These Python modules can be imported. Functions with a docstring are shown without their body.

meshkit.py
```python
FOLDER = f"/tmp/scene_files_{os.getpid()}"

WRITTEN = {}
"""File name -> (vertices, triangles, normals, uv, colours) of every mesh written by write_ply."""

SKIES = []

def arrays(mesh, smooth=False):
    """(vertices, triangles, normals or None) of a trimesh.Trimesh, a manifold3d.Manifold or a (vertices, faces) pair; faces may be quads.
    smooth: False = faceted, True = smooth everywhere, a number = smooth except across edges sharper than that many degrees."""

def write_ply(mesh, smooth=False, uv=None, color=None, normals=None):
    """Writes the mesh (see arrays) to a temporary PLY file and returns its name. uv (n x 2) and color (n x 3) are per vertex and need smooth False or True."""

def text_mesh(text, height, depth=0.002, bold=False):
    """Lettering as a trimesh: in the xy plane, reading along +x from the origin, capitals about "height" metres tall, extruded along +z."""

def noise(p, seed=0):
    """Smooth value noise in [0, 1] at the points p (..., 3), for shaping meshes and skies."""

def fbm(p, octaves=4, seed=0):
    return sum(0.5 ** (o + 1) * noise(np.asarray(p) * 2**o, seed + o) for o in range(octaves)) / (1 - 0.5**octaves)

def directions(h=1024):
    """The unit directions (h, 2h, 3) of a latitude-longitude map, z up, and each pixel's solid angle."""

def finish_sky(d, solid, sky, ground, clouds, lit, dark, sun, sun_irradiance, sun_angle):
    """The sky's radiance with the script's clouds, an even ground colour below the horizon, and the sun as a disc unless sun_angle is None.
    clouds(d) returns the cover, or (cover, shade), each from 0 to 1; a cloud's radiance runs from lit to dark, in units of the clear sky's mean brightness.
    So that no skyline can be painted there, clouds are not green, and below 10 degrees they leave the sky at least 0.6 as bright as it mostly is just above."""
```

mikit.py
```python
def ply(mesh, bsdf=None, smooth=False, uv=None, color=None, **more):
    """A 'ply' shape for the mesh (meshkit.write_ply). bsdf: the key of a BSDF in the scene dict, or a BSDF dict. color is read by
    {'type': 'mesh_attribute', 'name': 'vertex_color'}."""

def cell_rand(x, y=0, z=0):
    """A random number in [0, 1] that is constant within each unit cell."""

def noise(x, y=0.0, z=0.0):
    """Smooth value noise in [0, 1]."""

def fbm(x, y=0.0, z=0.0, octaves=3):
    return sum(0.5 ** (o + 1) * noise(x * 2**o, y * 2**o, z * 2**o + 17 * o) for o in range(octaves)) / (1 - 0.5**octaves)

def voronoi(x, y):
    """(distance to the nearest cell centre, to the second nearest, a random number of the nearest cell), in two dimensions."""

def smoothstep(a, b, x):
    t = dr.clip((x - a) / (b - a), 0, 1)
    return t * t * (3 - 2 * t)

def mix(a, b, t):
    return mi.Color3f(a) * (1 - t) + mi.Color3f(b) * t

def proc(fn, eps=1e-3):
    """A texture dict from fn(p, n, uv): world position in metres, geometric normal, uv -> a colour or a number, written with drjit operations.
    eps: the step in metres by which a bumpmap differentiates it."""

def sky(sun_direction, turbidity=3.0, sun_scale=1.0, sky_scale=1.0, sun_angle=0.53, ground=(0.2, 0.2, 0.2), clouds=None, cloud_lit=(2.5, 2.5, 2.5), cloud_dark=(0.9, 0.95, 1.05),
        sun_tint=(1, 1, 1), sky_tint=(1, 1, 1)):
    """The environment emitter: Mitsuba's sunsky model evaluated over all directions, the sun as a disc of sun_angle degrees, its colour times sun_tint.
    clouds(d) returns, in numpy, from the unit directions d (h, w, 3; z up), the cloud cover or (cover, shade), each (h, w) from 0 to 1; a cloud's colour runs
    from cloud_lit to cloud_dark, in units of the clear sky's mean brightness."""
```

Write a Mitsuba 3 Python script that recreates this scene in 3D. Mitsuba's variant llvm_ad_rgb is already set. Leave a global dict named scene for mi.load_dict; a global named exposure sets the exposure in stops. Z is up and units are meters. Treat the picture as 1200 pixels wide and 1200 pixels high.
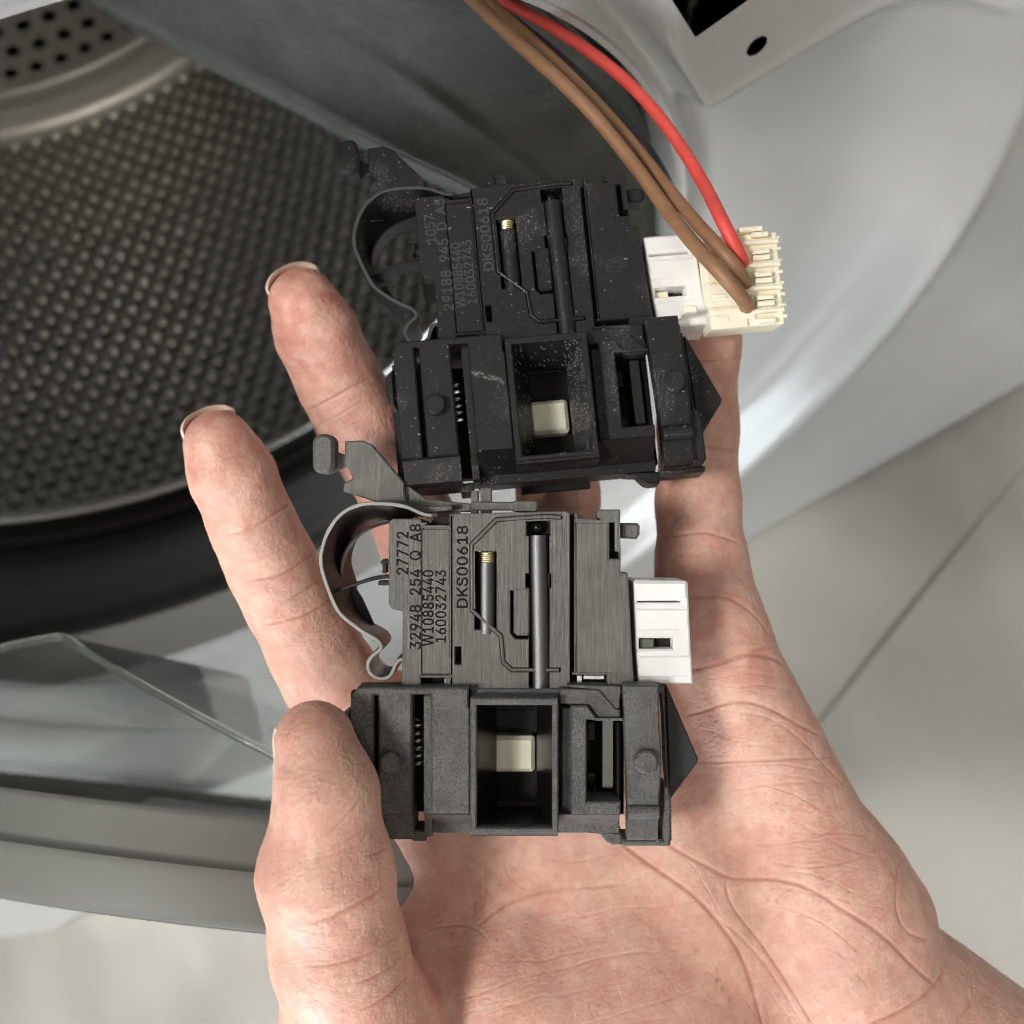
import math, random
import numpy as np, trimesh, shapely
from shapely.geometry import Polygon, LineString, Point, box as sbox
from shapely import affinity
from shapely.ops import unary_union
import drjit as dr
import mitsuba as mi
import mikit, meshkit

T = mi.ScalarTransform4f
rng = np.random.default_rng(7)
random.seed(7)
scene, labels = {}, {}

# ------------------------------------------------------------------ frames, camera, light
# washer frame (mm): origin at the centre of the porthole in the plane of the front, x right, y into the machine, z up; the floor is FLOOR below
FLOOR = 330.0
CAM = np.array([84.51883383, -139.51347646, 303.74200252])
ROT = np.array([[0.86826929, -0.45449361, -0.19885673], [0.49458484, 0.82427675, 0.27559695], [0.03865592, -0.33764389, 0.94047984]])
HELD = 215.0                                   # camera to the front face of the lower lock, mm
FOC = 1287.0                                   # focal length in pixels of the 1200 px photograph
W4 = np.diag([.001, .001, .001, 1.0]); W4[2, 3] = FLOOR * .001                      # washer mm -> world m
H4 = np.eye(4); H4[:3, :3] = ROT.T; H4[:3, 3] = CAM + ROT.T @ np.array([0, 0, -HELD])
H4 = W4 @ H4                                                                       # hand mm (palm faces +z) -> world m
WASH, HAND = T(W4.tolist()), T(H4.tolist())
eye = (W4 @ np.r_[CAM, 1])[:3]
scene['camera'] = {'type': 'thinlens', 'fov': math.degrees(2 * math.atan(600 / FOC)), 'fov_axis': 'x', 'near_clip': .01, 'far_clip': 50.0,
                   'aperture_radius': .0013, 'focus_distance': .001 * (HELD + 6),
                   'to_world': T().look_at(origin=eye.tolist(), target=(eye - ROT[2]).tolist(), up=ROT[1].tolist())}
exposure = 0.06
scene['room_light'] = {'type': 'constant', 'radiance': {'type': 'rgb', 'value': [.275, .272, .266]}}


def lamp(key, origin, target, w, h, rgb):
    scene[key] = {'type': 'rectangle', 'to_world': T().look_at(origin=origin, target=target, up=[0.02, .05, 1]) @ T().scale([w / 2, h / 2, 1]),
                  'emitter': {'type': 'area', 'radiance': {'type': 'rgb', 'value': rgb}}, 'bsdf': {'type': 'diffuse', 'reflectance': {'type': 'rgb', 'value': .5}}}


lamp('ceiling_lamp', [-.86, -.34, 2.3], [0.05, -.1, .4], .40, .40, [66, 63.5, 60])
lamp('ceiling_lamp_001', [.35, -2.1, 2.4], [0.05, 0, .3], .40, .40, [18, 16, 12.8])
lamp('window', [-1.05, -1.0, .46], [0.0, .0, .35], .80, .84, [9.6, 10.2, 10.8])
labels['ceiling_lamp'] = {'label': 'square white ceiling lamp right above the open washing machine', 'category': 'lamp'}
labels['ceiling_lamp_001'] = {'label': 'warm square ceiling lamp further out into the room', 'category': 'lamp'}
labels['window'] = {'label': 'low bright window in front of the washing machine', 'category': 'window'}


# ------------------------------------------------------------------ materials
def mat(key, d, two=True):
    scene[key] = {'type': 'twosided', 'bsdf': d} if two else d
    return key


def rgb(*v): return {'type': 'rgb', 'value': list(v) if len(v) > 1 else [v[0]] * 3}
def pr(col, rough=.5, spec=.5, metal=0.0, **k): return {'type': 'principled', 'base_color': col if isinstance(col, dict) else rgb(*col), 'roughness': rough, 'specular': spec, 'metallic': metal, **k}
def bump(b, fn, scale, eps): return {'type': 'bumpmap', 'arbitrary': mikit.proc(fn, eps), 'scale': scale, 'bsdf': b}


INV = np.linalg.inv(H4)


def hand_xyz(p):                                 # world metres -> hand mm
    return [float(INV[i, 0]) * p.x + float(INV[i, 1]) * p.y + float(INV[i, 2]) * p.z + float(INV[i, 3]) for i in range(3)]


def grain(p, n, uv):                             # spark-eroded plastic grain
    x, y, z = hand_xyz(p)
    return mikit.fbm(x * 3.2, y * 3.2, z * 3.2, 2)


def brushed(p, n, uv):                           # fine drawn lines along the body
    x, y, z = hand_xyz(p)
    return mikit.noise(x * 5.5, y * .22, z * 2) * .7 + mikit.noise(x * 11, y * .5, z * 3) * .3


def black_var(p, n, uv):  # grey sheen of the lit lower lock mixed into its black plastic
    x, y, z = hand_xyz(p)
    v = mikit.fbm(x * .35, y * .35, z * .35, 3)
    f = mikit.noise(x * 6, y * 6, z * 6)
    return mikit.mix((.044, .042, .037), (.104, .099, .087), mikit.smoothstep(.25, .75, v * .35 + f * .15 + .5 * (mikit.noise(x * 4.5, y * .16, z) * .6 + mikit.noise(x * 9, y * .4, z) * .4)))


def dusty(p, n, uv):  # dust specks over plastic darkened for the upper lock's shadier tilt
    x, y, z = hand_xyz(p)
    w = mikit.noise(x * .8, y * .8, z * .8)
    d1, _, r1 = mikit.voronoi(x * .62 + z * .3 + w, y * .62 + z * .2)
    d2, _, r2 = mikit.voronoi(x * 2.1 + 31 + w, y * 2.1 + z)
    zone = mikit.smoothstep(.55, .74, mikit.fbm(x * .13 + 5, y * .13 + 2, z * .13, 3))
    big = dr.select(r1 > .80, 1 - mikit.smoothstep(.02, .05 + .9 * (r1 - .8) * .5, d1), 0)
    fine = dr.select(r2 > .93 - .38 * zone, 1 - mikit.smoothstep(.08, .22, d2), 0) * (.25 + .75 * zone)
    film = zone * .12 * mikit.fbm(x * 2, y * 2, z * 2, 3)
    sy = y - 28.2 + .32 * (x + 5.2) + .5 * (mikit.noise(x * 1.1, 3.0, 1.0) - .5)
    smear = dr.exp(-dr.square(sy / .42)) * mikit.smoothstep(-9.2, -7.5, x) * (1 - mikit.smoothstep(-2.4, -1.2, x)) * mikit.smoothstep(.25, .75, mikit.fbm(x * 2.2, y * 4, 0, 3))
    return mikit.mix((.0135, .0135, .0132), (.50, .48, .45), dr.clip(dr.maximum(big, fine) * .75 + film * .35 + smear * .40, 0, 1))




def throat(p, n, uv):                           # lint stuck inside the dusty lock's funnel, thickest on one side
    x, y, z = hand_xyz(p)
    w = mikit.noise(x * 1.5, y * 1.5, z * 1.5)
    d1, _, r1 = mikit.voronoi(x * 2.6 + z * 1.3 + w, y * 2.2 + w)
    side_ = mikit.smoothstep(8.5, 15.5, x + 1.5 * w)
    v = dr.select(r1 > .86 - .50 * side_ * mikit.smoothstep(.3, .6, mikit.fbm(x * .5, y * .5, z * .5, 2)), 1 - mikit.smoothstep(.10, .34, d1), 0)
    return mikit.mix((.006, .006, .006), (.48, .47, .45), dr.clip(v * .8 + .05 * side_ * w, 0, 1))


mat('m_throat_dusty', pr(mikit.proc(throat), .40, .3))
mat('m_body', bump(pr(mikit.proc(black_var), .60, 1.0), brushed, .00011, 2e-5))


def carrier_var(p, n, uv):  # bracket black lifted as well, sheen painted into the colour
    x, y, z = hand_xyz(p)
    v = mikit.fbm(x * .3, y * .3, z * .3, 3)
    f = mikit.noise(x * 4.5, y * 4.5, z * 4.5)
    return mikit.mix((.022, .0215, .020), (.085, .082, .075), mikit.smoothstep(.22, .80, v * .4 + f * .6))


mat('m_carrier', bump(pr(mikit.proc(carrier_var), .60, .9), grain, .00016, 4e-5))
mat('m_dusty', bump(pr(mikit.proc(dusty), .42, .35), grain, .00006, 4e-5))
mat('m_gloss', pr((.005, .005, .005), .25, .2))
mat('m_strap', pr((.014, .0135, .013), .30, .45)); mat('m_strap_glint', pr((.30, .293, .275), .32, .6)); mat('m_glint_upper', pr((.055, .054, .051), .5, .4))  # strap rims: edge highlight painted as paler colour, dimmer on the upper lock
mat('m_dark', pr((.008, .008, .008), .6, .3))
mat('m_ink', pr((.010, .010, .010), .8, .15))
mat('m_etch', pr((.050, .049, .047), .7, .3))
mat('m_chrome', {'type': 'roughconductor', 'alpha': .24, 'eta': rgb(2.9, 2.9, 2.6), 'k': rgb(3.1, 3.1, 3.1), 'specular_reflectance': rgb(.27)})
mat('m_steel', {'type': 'roughconductor', 'alpha': .16, 'material': 'Cr'})
mat('m_brass', {'type': 'roughconductor', 'alpha': .2, 'eta': rgb(.55, .72, 1.2), 'k': rgb(3.2, 2.7, 2.0)})
mat('m_white', pr((.80, .80, .79), .38, .5))
mat('m_cream', pr((.80, .75, .60), .36, .5))
mat('m_tongue', pr((.74, .73, .58), .4, .5))
mat('m_nail', pr((.66, .56, .46), .30, .5, clearcoat=.3))


# ------------------------------------------------------------------ mesh helpers
def PX(x, y, z=0.0):
    s = (HELD - z) / FOC
    return np.array([(x - 600) * s, -(y - 600) * s, z])


def rings(poly):
    poly = shapely.geometry.polygon.orient(poly, 1.0)
    return [np.array(r.coords)[:-1] for r in [poly.exterior, *poly.interiors]]


def inset(r, b):                                  # mitred offset to the left of a closed ring
    d = np.roll(r, -1, 0) - r
    d /= np.maximum(np.linalg.norm(d, axis=1, keepdims=True), 1e-9)
    n = np.stack([-d[:, 1], d[:, 0]], 1)
    m = n + np.roll(n, 1, 0)
    m = m / np.maximum((m * np.roll(n, 1, 0)).sum(1, keepdims=True), .5)
    return r + b * m


def solid(poly, z0, z1, bev=.22):
    """A prism of a shapely polygon (mm) from z0 to z1 with its top edges chamfered."""
    out = []
    for g in getattr(poly, 'geoms', [poly]):
        if g.is_empty or g.area < 1e-4: continue
        g = g.simplify(.01)
        rs = rings(g)
        ins = [inset(r, bev) for r in rs]
        v, f, at = [], [], 0
        for r, q in zip(rs, ins):
            n = len(r)
            i = np.arange(n); j = (i + 1) % n
            v += [np.c_[r, np.full(n, z0)], np.c_[r, np.full(n, z1 - bev)], np.c_[q, np.full(n, z1)]]
            for a in (0, n):
                f += [np.stack([at + a + i, at + a + j, at + a + n + j], 1), np.stack([at + a + i, at + a + n + j, at + a + n + i], 1)]
            at += 3 * n
        tri_v, tri_f = trimesh.creation.triangulate_polygon(Polygon(rs[0], rs[1:]), engine='earcut')
        flat = np.vstack(rs); insv = np.vstack(ins)
        # map triangulation vertices to ring vertices
        from scipy.spatial import cKDTree
        k = cKDTree(flat).query(tri_v)[1]
        top = np.c_[insv[k], np.full(len(k), z1)]; bot = np.c_[flat[k], np.full(len(k), z0)]
        v += [top, bot]
        ff = np.asarray(tri_f)
        a, b, c = tri_v[ff[:, 0]], tri_v[ff[:, 1]], tri_v[ff[:, 2]]
        flip = ((b - a)[:, 0] * (c - a)[:, 1] - (b - a)[:, 1] * (c - a)[:, 0]) < 0
        ff[flip] = ff[flip][:, ::-1]
        f += [ff + at, ff[:, ::-1] + at + len(k)]
        out.append(trimesh.Trimesh(np.vstack(v), np.vstack(f), process=False))
    return trimesh.util.concatenate(out)


def mm(g, z):                                     # photograph pixels (at depth z) -> hand mm
    if not isinstance(g, shapely.geometry.base.BaseGeometry): g = Polygon(g)
    s = (HELD - z) / FOC
    return affinity.affine_transform(g, [s, 0, 0, -s, -600 * s, 600 * s]).buffer(0)


def ext(g, z0, z1, bev=.22, cut=()):
    if not isinstance(g, shapely.geometry.base.BaseGeometry): g = Polygon(g)
    for c in cut: g = g.difference(c if isinstance(c, shapely.geometry.base.BaseGeometry) else Polygon(c))
    return solid(mm(g, z1), z0, z1, bev)


def R(x0, y0, x1, y1, r=0):
    b = sbox(min(x0, x1), min(y0, y1), max(x0, x1), max(y0, y1))
    return b.buffer(-r).buffer(r, quad_segs=5) if r else b


def tube(pts, r, n=10, caps=True):
    pts = np.asarray(pts, float); m = len(pts)
    r = np.broadcast_to(r, m)
    t = np.gradient(pts, axis=0); t /= np.linalg.norm(t, axis=1, keepdims=True)
    u = np.cross(t[0], [0.3, .5, .8]); u /= np.linalg.norm(u)
    vs = []
    for i in range(m):
        u = u - t[i] * (u @ t[i]); u /= np.linalg.norm(u); w = np.cross(t[i], u)
        a = np.arange(n) * 2 * np.pi / n
        vs.append(pts[i] + r[i] * (np.cos(a)[:, None] * u + np.sin(a)[:, None] * w))
    f = []
    k = np.arange(n); k2 = (k + 1) % n
    for i in range(m - 1):
        f += [np.stack([i * n + k, i * n + k2, (i + 1) * n + k2], 1), np.stack([i * n + k, (i + 1) * n + k2, (i + 1) * n + k], 1)]
    v = np.vstack(vs)
    if caps:
        c0 = len(v); v = np.vstack([v, pts[:1], pts[-1:]])
        f += [np.stack([np.full(n, c0), k2, k], 1), np.stack([np.full(n, c0 + 1), (m - 1) * n + k, (m - 1) * n + k2], 1)]
    return trimesh.Trimesh(v, np.vstack(f), process=False)


def spline(p, n=60):
    from scipy.interpolate import CubicSpline
    p = np.asarray(p, float)
    s = np.r_[0, np.cumsum(np.linalg.norm(np.diff(p, axis=0), axis=1))]
    return CubicSpline(s, p)(np.linspace(0, s[-1], n))


def loft_y(x0, x1, prof, z=0.0):
    """A prism along x (px x0..x1) of a profile [(px y, mm z)...]; all at the scale of depth z."""
    s = (HELD - z) / FOC
    pr_ = np.array([(-(y - 600) * s, zz) for y, zz in prof])
    if Polygon(pr_).exterior.is_ccw is False: pr_ = pr_[::-1]
    m = solid(Polygon(pr_), 0, abs(x1 - x0) * s, .06)
    v = np.array(m.vertices)
    m.vertices = np.stack([v[:, 2] + (min(x0, x1) - 600) * s, v[:, 0], v[:, 1]], 1)
    return m


def cat(*ms): return trimesh.util.concatenate([m for m in ms if m is not None])


def put(key, mesh, m, tw=HAND, smooth=32, label=None, category=None, group=None, kind=None, **kw):
    base, i = key, 0
    while key in scene: i += 1; key = f'{base}_{i:03d}'
    scene[key] = mikit.ply(mesh, m, smooth=smooth, to_world=tw, **kw)
    d = {k: v for k, v in dict(label=label, category=category, group=group, kind=kind).items() if v}
    if d: labels[key] = d
    return key


# ------------------------------------------------------------------ the washing machine
def unproject(px, py, depth):
    return CAM + ROT.T @ np.array([(px - 600) / FOC * depth, -(py - 600) / FOC * depth, -depth])


def onto_y(px, py, y):                            # the washer point at depth y behind the front that shows at a pixel
    d = ROT.T @ np.array([(px - 600) / FOC, -(py - 600) / FOC, -1.0])
    return CAM + d * (y - CAM[1]) / d[1]


def onto_z(px, py, z):
    d = ROT.T @ np.array([(px - 600) / FOC, -(py - 600) / FOC, -1.0])
    return CAM + d * (z - CAM[2]) / d[2]


def lathe(prof, n=240, a0=0.0, a1=2 * np.pi):
    """Revolve (radius, y) round the y axis of the washer; profile order gives the side that faces."""
    prof = np.asarray(prof, float); m = len(prof)
    a = np.linspace(a0, a1, n + 1)
    v = np.stack([np.outer(np.cos(a), prof[:, 0]), np.tile(prof[:, 1], (n + 1, 1)), np.outer(np.sin(a), prof[:, 0])], -1).reshape(-1, 3)
    i, j = np.meshgrid(np.arange(n), np.arange(m - 1), indexing='ij')
    q = np.stack([i * m + j, i * m + j + 1, (i + 1) * m + j + 1, (i + 1) * m + j], -1).reshape(-1, 4)
    return trimesh.Trimesh(v, np.vstack([q[:, [0, 1, 2]], q[:, [0, 2, 3]]]), process=False)


def sm(a, b, x):
    t = np.clip((x - a) / (b - a), 0, 1); return t * t * (3 - 2 * t)


def paint_white(p, n, uv):
    v = mikit.fbm(p.x * 30, p.y * 30, p.z * 30, 3)
    return mikit.mix((.66, .66, .652), (.71, .71, .702), v)


mat('m_enamel', {'type': 'roughplastic', 'diffuse_reflectance': mikit.proc(paint_white), 'alpha': .035, 'int_ior': 1.62, 'nonlinear': True})


def rubber(p, n, uv):
    v = mikit.fbm(p.x * 60, p.y * 60, p.z * 60, 4)
    w = mikit.noise(p.x * 900, p.y * 900, p.z * 900)
    return mikit.mix((.066, .070, .062), (.098, .103, .093), mikit.smoothstep(.25, .8, v * .8 + w * .2))


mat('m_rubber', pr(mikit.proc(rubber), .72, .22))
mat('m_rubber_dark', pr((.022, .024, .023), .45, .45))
mat('m_drum', {'type': 'roughconductor', 'alpha': .18, 'material': 'none', 'specular_reflectance': rgb(.60, .585, .55)})
mat('m_plate', {'type': 'roughconductor', 'alpha': .30, 'material': 'none', 'specular_reflectance': rgb(.86, .86, .85)})
mat('m_rim', pr((.82, .82, .80), .36, .5, .55))
mat('m_tub', pr((.02, .02, .02), .7, .2))
mat('m_doorframe', pr((.135, .138, .128), .50, .4))

# front panel: a sheet with a dished porthole, a raised pad for the lock and its holes
RF, RD = 169.3, 257.5
ridge = np.array([onto_y(826, 138, 27), onto_y(1050, -6, 27)])
rl = ridge[1] - ridge[0]; rl /= np.linalg.norm(rl)
rn = np.array([rl[2], 0, -rl[0]])
if (onto_y(1000, 200, 27) - ridge[0]) @ rn < 0: rn = -rn             # rn points to the dish side
nr, na = 84, 1100
rr = np.r_[RF - 1.5, np.linspace(RF, 272, nr - 1)]
aa = np.linspace(0, 2 * np.pi, na, endpoint=False)
RR, AA = np.meshgrid(rr, aa, indexing='ij')
X, Z = RR * np.cos(AA), RR * np.sin(AA)
rk, yk = np.array([160, 170, 172.5, 176, 181, 186, 200, 215, 228, 236, 243, 248.5, 252.5, 255.2, 257.0, 259.0, 261.5, 265, 269, 275]), np.array([38.6, 38.4, 39.2, 42.6, 43.4, 41.5, 37.6, 34.2, 31.2, 27.8, 22.8, 16.8, 10.2, 5.0, 1.6, -.6, -1.3, -.6, 0, 0])
from scipy.interpolate import PchipInterpolator
dish = PchipInterpolator(rk, yk)(RR)
dish = np.where(RR < RF + .5, 39.6, dish)
rel = np.stack([X, X * 0, Z], -1) - np.array([ridge[0][0], 0, ridge[0][2]])
side, along = rel @ rn, rel @ np.array([rl[0], 0, rl[2]])
pad = sm(6, -4, side) * sm(RF + 3, RF + 10, RR) * sm(-16, -2, along)
bead = np.exp(-((side - .5) / 3.6) ** 2) * sm(RF + 5, RF + 14, RR) * sm(-14, 2, along)
Y = dish * (1 - pad) + np.minimum(dish, 27) * pad - 2.6 * bead * sm(0, 12, dish)
hole_c = onto_y(887, 54, 27)
sq = [onto_y(*q, 27) for q in ((815, 44), (780, -12), (842, -66), (905, -20))]
holes = [Polygon([(p[0], p[2]) for p in sq]), Point(hole_c[0], hole_c[2]).buffer(3.1, quad_segs=10)]
V = np.stack([X, Y, Z], -1).reshape(-1, 3)
pts2 = shapely.points(V[:, 0], V[:, 2])
for hpoly in holes:                                                  # snap the nearest vertices onto the hole's edge
    d = shapely.distance(pts2, hpoly.exterior); near = np.where(d < 1.15)[0]
    for i in near:
        q = hpoly.exterior.interpolate(hpoly.exterior.project(pts2[i])); V[i, 0], V[i, 2] = q.x, q.y
i, j = np.meshgrid(np.arange(nr - 1), np.arange(na), indexing='ij'); j2 = (j + 1) % na
q = np.stack([i * na + j, (i + 1) * na + j, (i + 1) * na + j2, i * na + j2], -1).reshape(-1, 4)
F = np.vstack([q[:, [0, 1, 2]], q[:, [0, 2, 3]]])
cen = V[F].mean(1); keep = np.ones(len(F), bool)
for hpoly in holes: keep &= ~shapely.contains(hpoly, shapely.points(cen[:, 0], cen[:, 2]))
dishm = trimesh.Trimesh(V, F[keep], process=False)
# the flat front round the dish, out to the edges of the cabinet
ring = np.stack([V[(nr - 1) * na:][:, 0], V[(nr - 1) * na:][:, 1], V[(nr - 1) * na:][:, 2]], 1)
ux, uz = np.cos(aa), np.sin(aa)
lim = np.minimum(np.where(ux > 0, 430, 300) / np.maximum(np.abs(ux), 1e-6), np.where(uz > 0, 420, FLOOR - 6) / np.maximum(np.abs(uz), 1e-6))
lim = np.maximum(lim, 273)
outer = np.stack([ux * lim, np.zeros(na), uz * lim], 1)
back = outer + [0, 14, 0]
V2 = np.vstack([ring, outer, back]); k = np.arange(na); k2 = (k + 1) % na
F2 = np.vstack([np.stack([k + a, k + a + na, k2 + a + na], 1) for a in (0, na)] + [np.stack([k + a, k2 + a + na, k2 + a], 1) for a in (0, na)])
lip = lathe([(RF - 1.5, 39.6), (RF - 1.7, 42), (RF - 1.7, 68)], 300)
put('washing_machine__front_panel', cat(dishm, trimesh.Trimesh(V2, F2, process=False), lip), 'm_enamel', WASH, smooth=40)
cab = trimesh.Trimesh(*[np.array(x) for x in (
    [(-300, 14, -FLOOR + 6), (430, 14, -FLOOR + 6), (430, 14, 420), (-300, 14, 420), (-300, 600, -FLOOR + 6), (430, 600, -FLOOR + 6), (430, 600, 420), (-300, 600, 420)],
    [(4, 5, 6), (4, 6, 7), (0, 1, 5), (0, 5, 4), (1, 2, 6), (1, 6, 5), (2, 3, 7), (2, 7, 6), (3, 0, 4), (3, 4, 7)])], process=False)
put('washing_machine__cabinet', cab, 'm_tub', WASH, smooth=False)
put('washing_machine__plinth', trimesh.creation.box(bounds=[[-290, 6, -FLOOR], [420, 560, -FLOOR + 5.9]]), 'm_tub', WASH, smooth=False)
labels['washing_machine'] = {'label': 'white front loading washing machine with its round door open, behind the hand', 'category': 'washing machine'}

# rubber door seal: folds between the panel's lip and the drum's mouth
seal = [(168.0, 60), (166.5, 64), (166, 69), (164, 73), (160, 77), (155, 80), (151, 85), (149.5, 90), (151, 95), (156, 98), (160, 101), (160, 105), (156, 108.5), (153, 110), (155, 116)]
seal = np.array(seal)
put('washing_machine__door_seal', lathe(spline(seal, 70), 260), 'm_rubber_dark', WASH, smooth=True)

# drum
RL, YL, RB, YB = 151.5, 112.0, 194.6, 407.0
put('washing_machine__drum__mouth_rim', lathe([(RL + 3.2 * np.cos(t), YL + 3.2 * np.sin(t)) for t in np.linspace(0, 2 * np.pi, 17)], 300), 'm_drum', WASH, smooth=True)
put('washing_machine__drum__front_wall', lathe(spline([(152, 114), (165, 122), (190, 130), (225, 134), (238, 142)], 30), 240), 'm_drum', WASH, smooth=True)
pitch, ny = 12.8, 165
a0, a1 = math.radians(-190), math.radians(75)
na_ = int((a1 - a0) * 240 / 1.75)
A_, Yg = np.meshgrid(np.linspace(a0, a1, na_), np.linspace(142, 424, ny), indexing='ij')
u_, v_ = A_ * 240 / pitch, (Yg - 142) / (pitch * .62)
row = np.round(v_); uu = u_ + .5 * (row % 2)
du, dv = (uu - np.round(uu)) * pitch, (v_ - row) * pitch * .62
dist = np.sqrt((du / 1.25) ** 2 + dv ** 2)
rad = 240 + 2.6 * (1 - sm(.7, 4.4, dist)) - .8 * sm(3.3, 5.1, dist)
v = np.stack([rad * np.cos(A_), Yg, rad * np.sin(A_)], -1).reshape(-1, 3)
i, j = np.meshgrid(np.arange(na_ - 1), np.arange(ny - 1), indexing='ij')
q = np.stack([i * ny + j, i * ny + j + 1, (i + 1) * ny + j + 1, (i + 1) * ny + j], -1).reshape(-1, 4)
dc = dist.reshape(-1)[q].mean(1)
q = q[dc > 1.7]
put('washing_machine__drum__perforated_wall', trimesh.Trimesh(v, np.vstack([q[:, [0, 1, 2]], q[:, [0, 2, 3]]]), process=False), 'm_drum', WASH, smooth=True)
put('washing_machine__drum__rest_of_wall', lathe([(240, 142), (240, 424)], 60, a1, 2 * np.pi + a0), 'm_drum', WASH, smooth=True)
put('washing_machine__drum__back_rim', lathe(spline([(240, 424), (232, 433), (216, 436), (204, 435), (200.5, 431), (199, 420), (197.5, 411), (194.5, 406.5), (190, 404.6), (184.5, 404.4), (182.5, 405.5), (181.5, 408)], 60), 300), 'm_rim', WASH, smooth=True)
disc = Point(0, 0).buffer(183, quad_segs=60)
hs = []
for kk, r_ in enumerate(np.arange(171, 20, -14.2)):
    n_ = int(round(2 * math.pi * r_ / 14.6))
    for t in range(n_):
        a = 2 * math.pi * (t + .5 * (kk % 2)) / n_
        hs.append(Point(r_ * math.cos(a), r_ * math.sin(a)).buffer(3.9, quad_segs=5))
disc = disc.difference(unary_union(hs))
pl = solid(disc, 0, 1.4, .25)
pv = np.array(pl.vertices); pl.vertices = np.stack([pv[:, 0], 408 - pv[:, 2], pv[:, 1]], 1); pl.invert()
put('washing_machine__drum__back_plate', pl, 'm_plate', WASH, smooth=30)
put('washing_machine__outer_tub', lathe([(262, 120), (262, 452), (0.5, 452)], 90), 'm_tub', WASH, smooth=True)

# loosened lip of the seal hanging out over the drum
def flange(px, py): return -(ROT @ (onto_y(px, py, 56) - CAM))[2]


up = np.array([(px, py, flange(px, py) - 1) for px, py in ((562, -52), (626, -2), (682, 42), (729, 98), (763, 158), (784, 225), (794, 300))], float)
lw = np.array([(60, -40, 352), (180, 30, 338), (300, 90, 325), (440, 163, 311), (575, 228, 305), (680, 300, 308)], float)
U_, L_ = spline(up, 60), spline(lw, 60)
rows = []
for t in np.linspace(0, 1, 26):
    e = U_ * (1 - t) + L_ * t
    e[:, 2] -= 10 * math.sin(math.pi * t) + 3.0 * math.exp(-((t - .62) / .035) ** 2)
    rows.append(e)
under = L_.copy(); under[:, 2] += 7; rows += [L_ + [-2, 3, 4], under + [6, 4, 2], under + np.array([14, 6, 14]), under + np.array([26, 12, 32]), under + np.array([30, 30, 60])]
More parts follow.
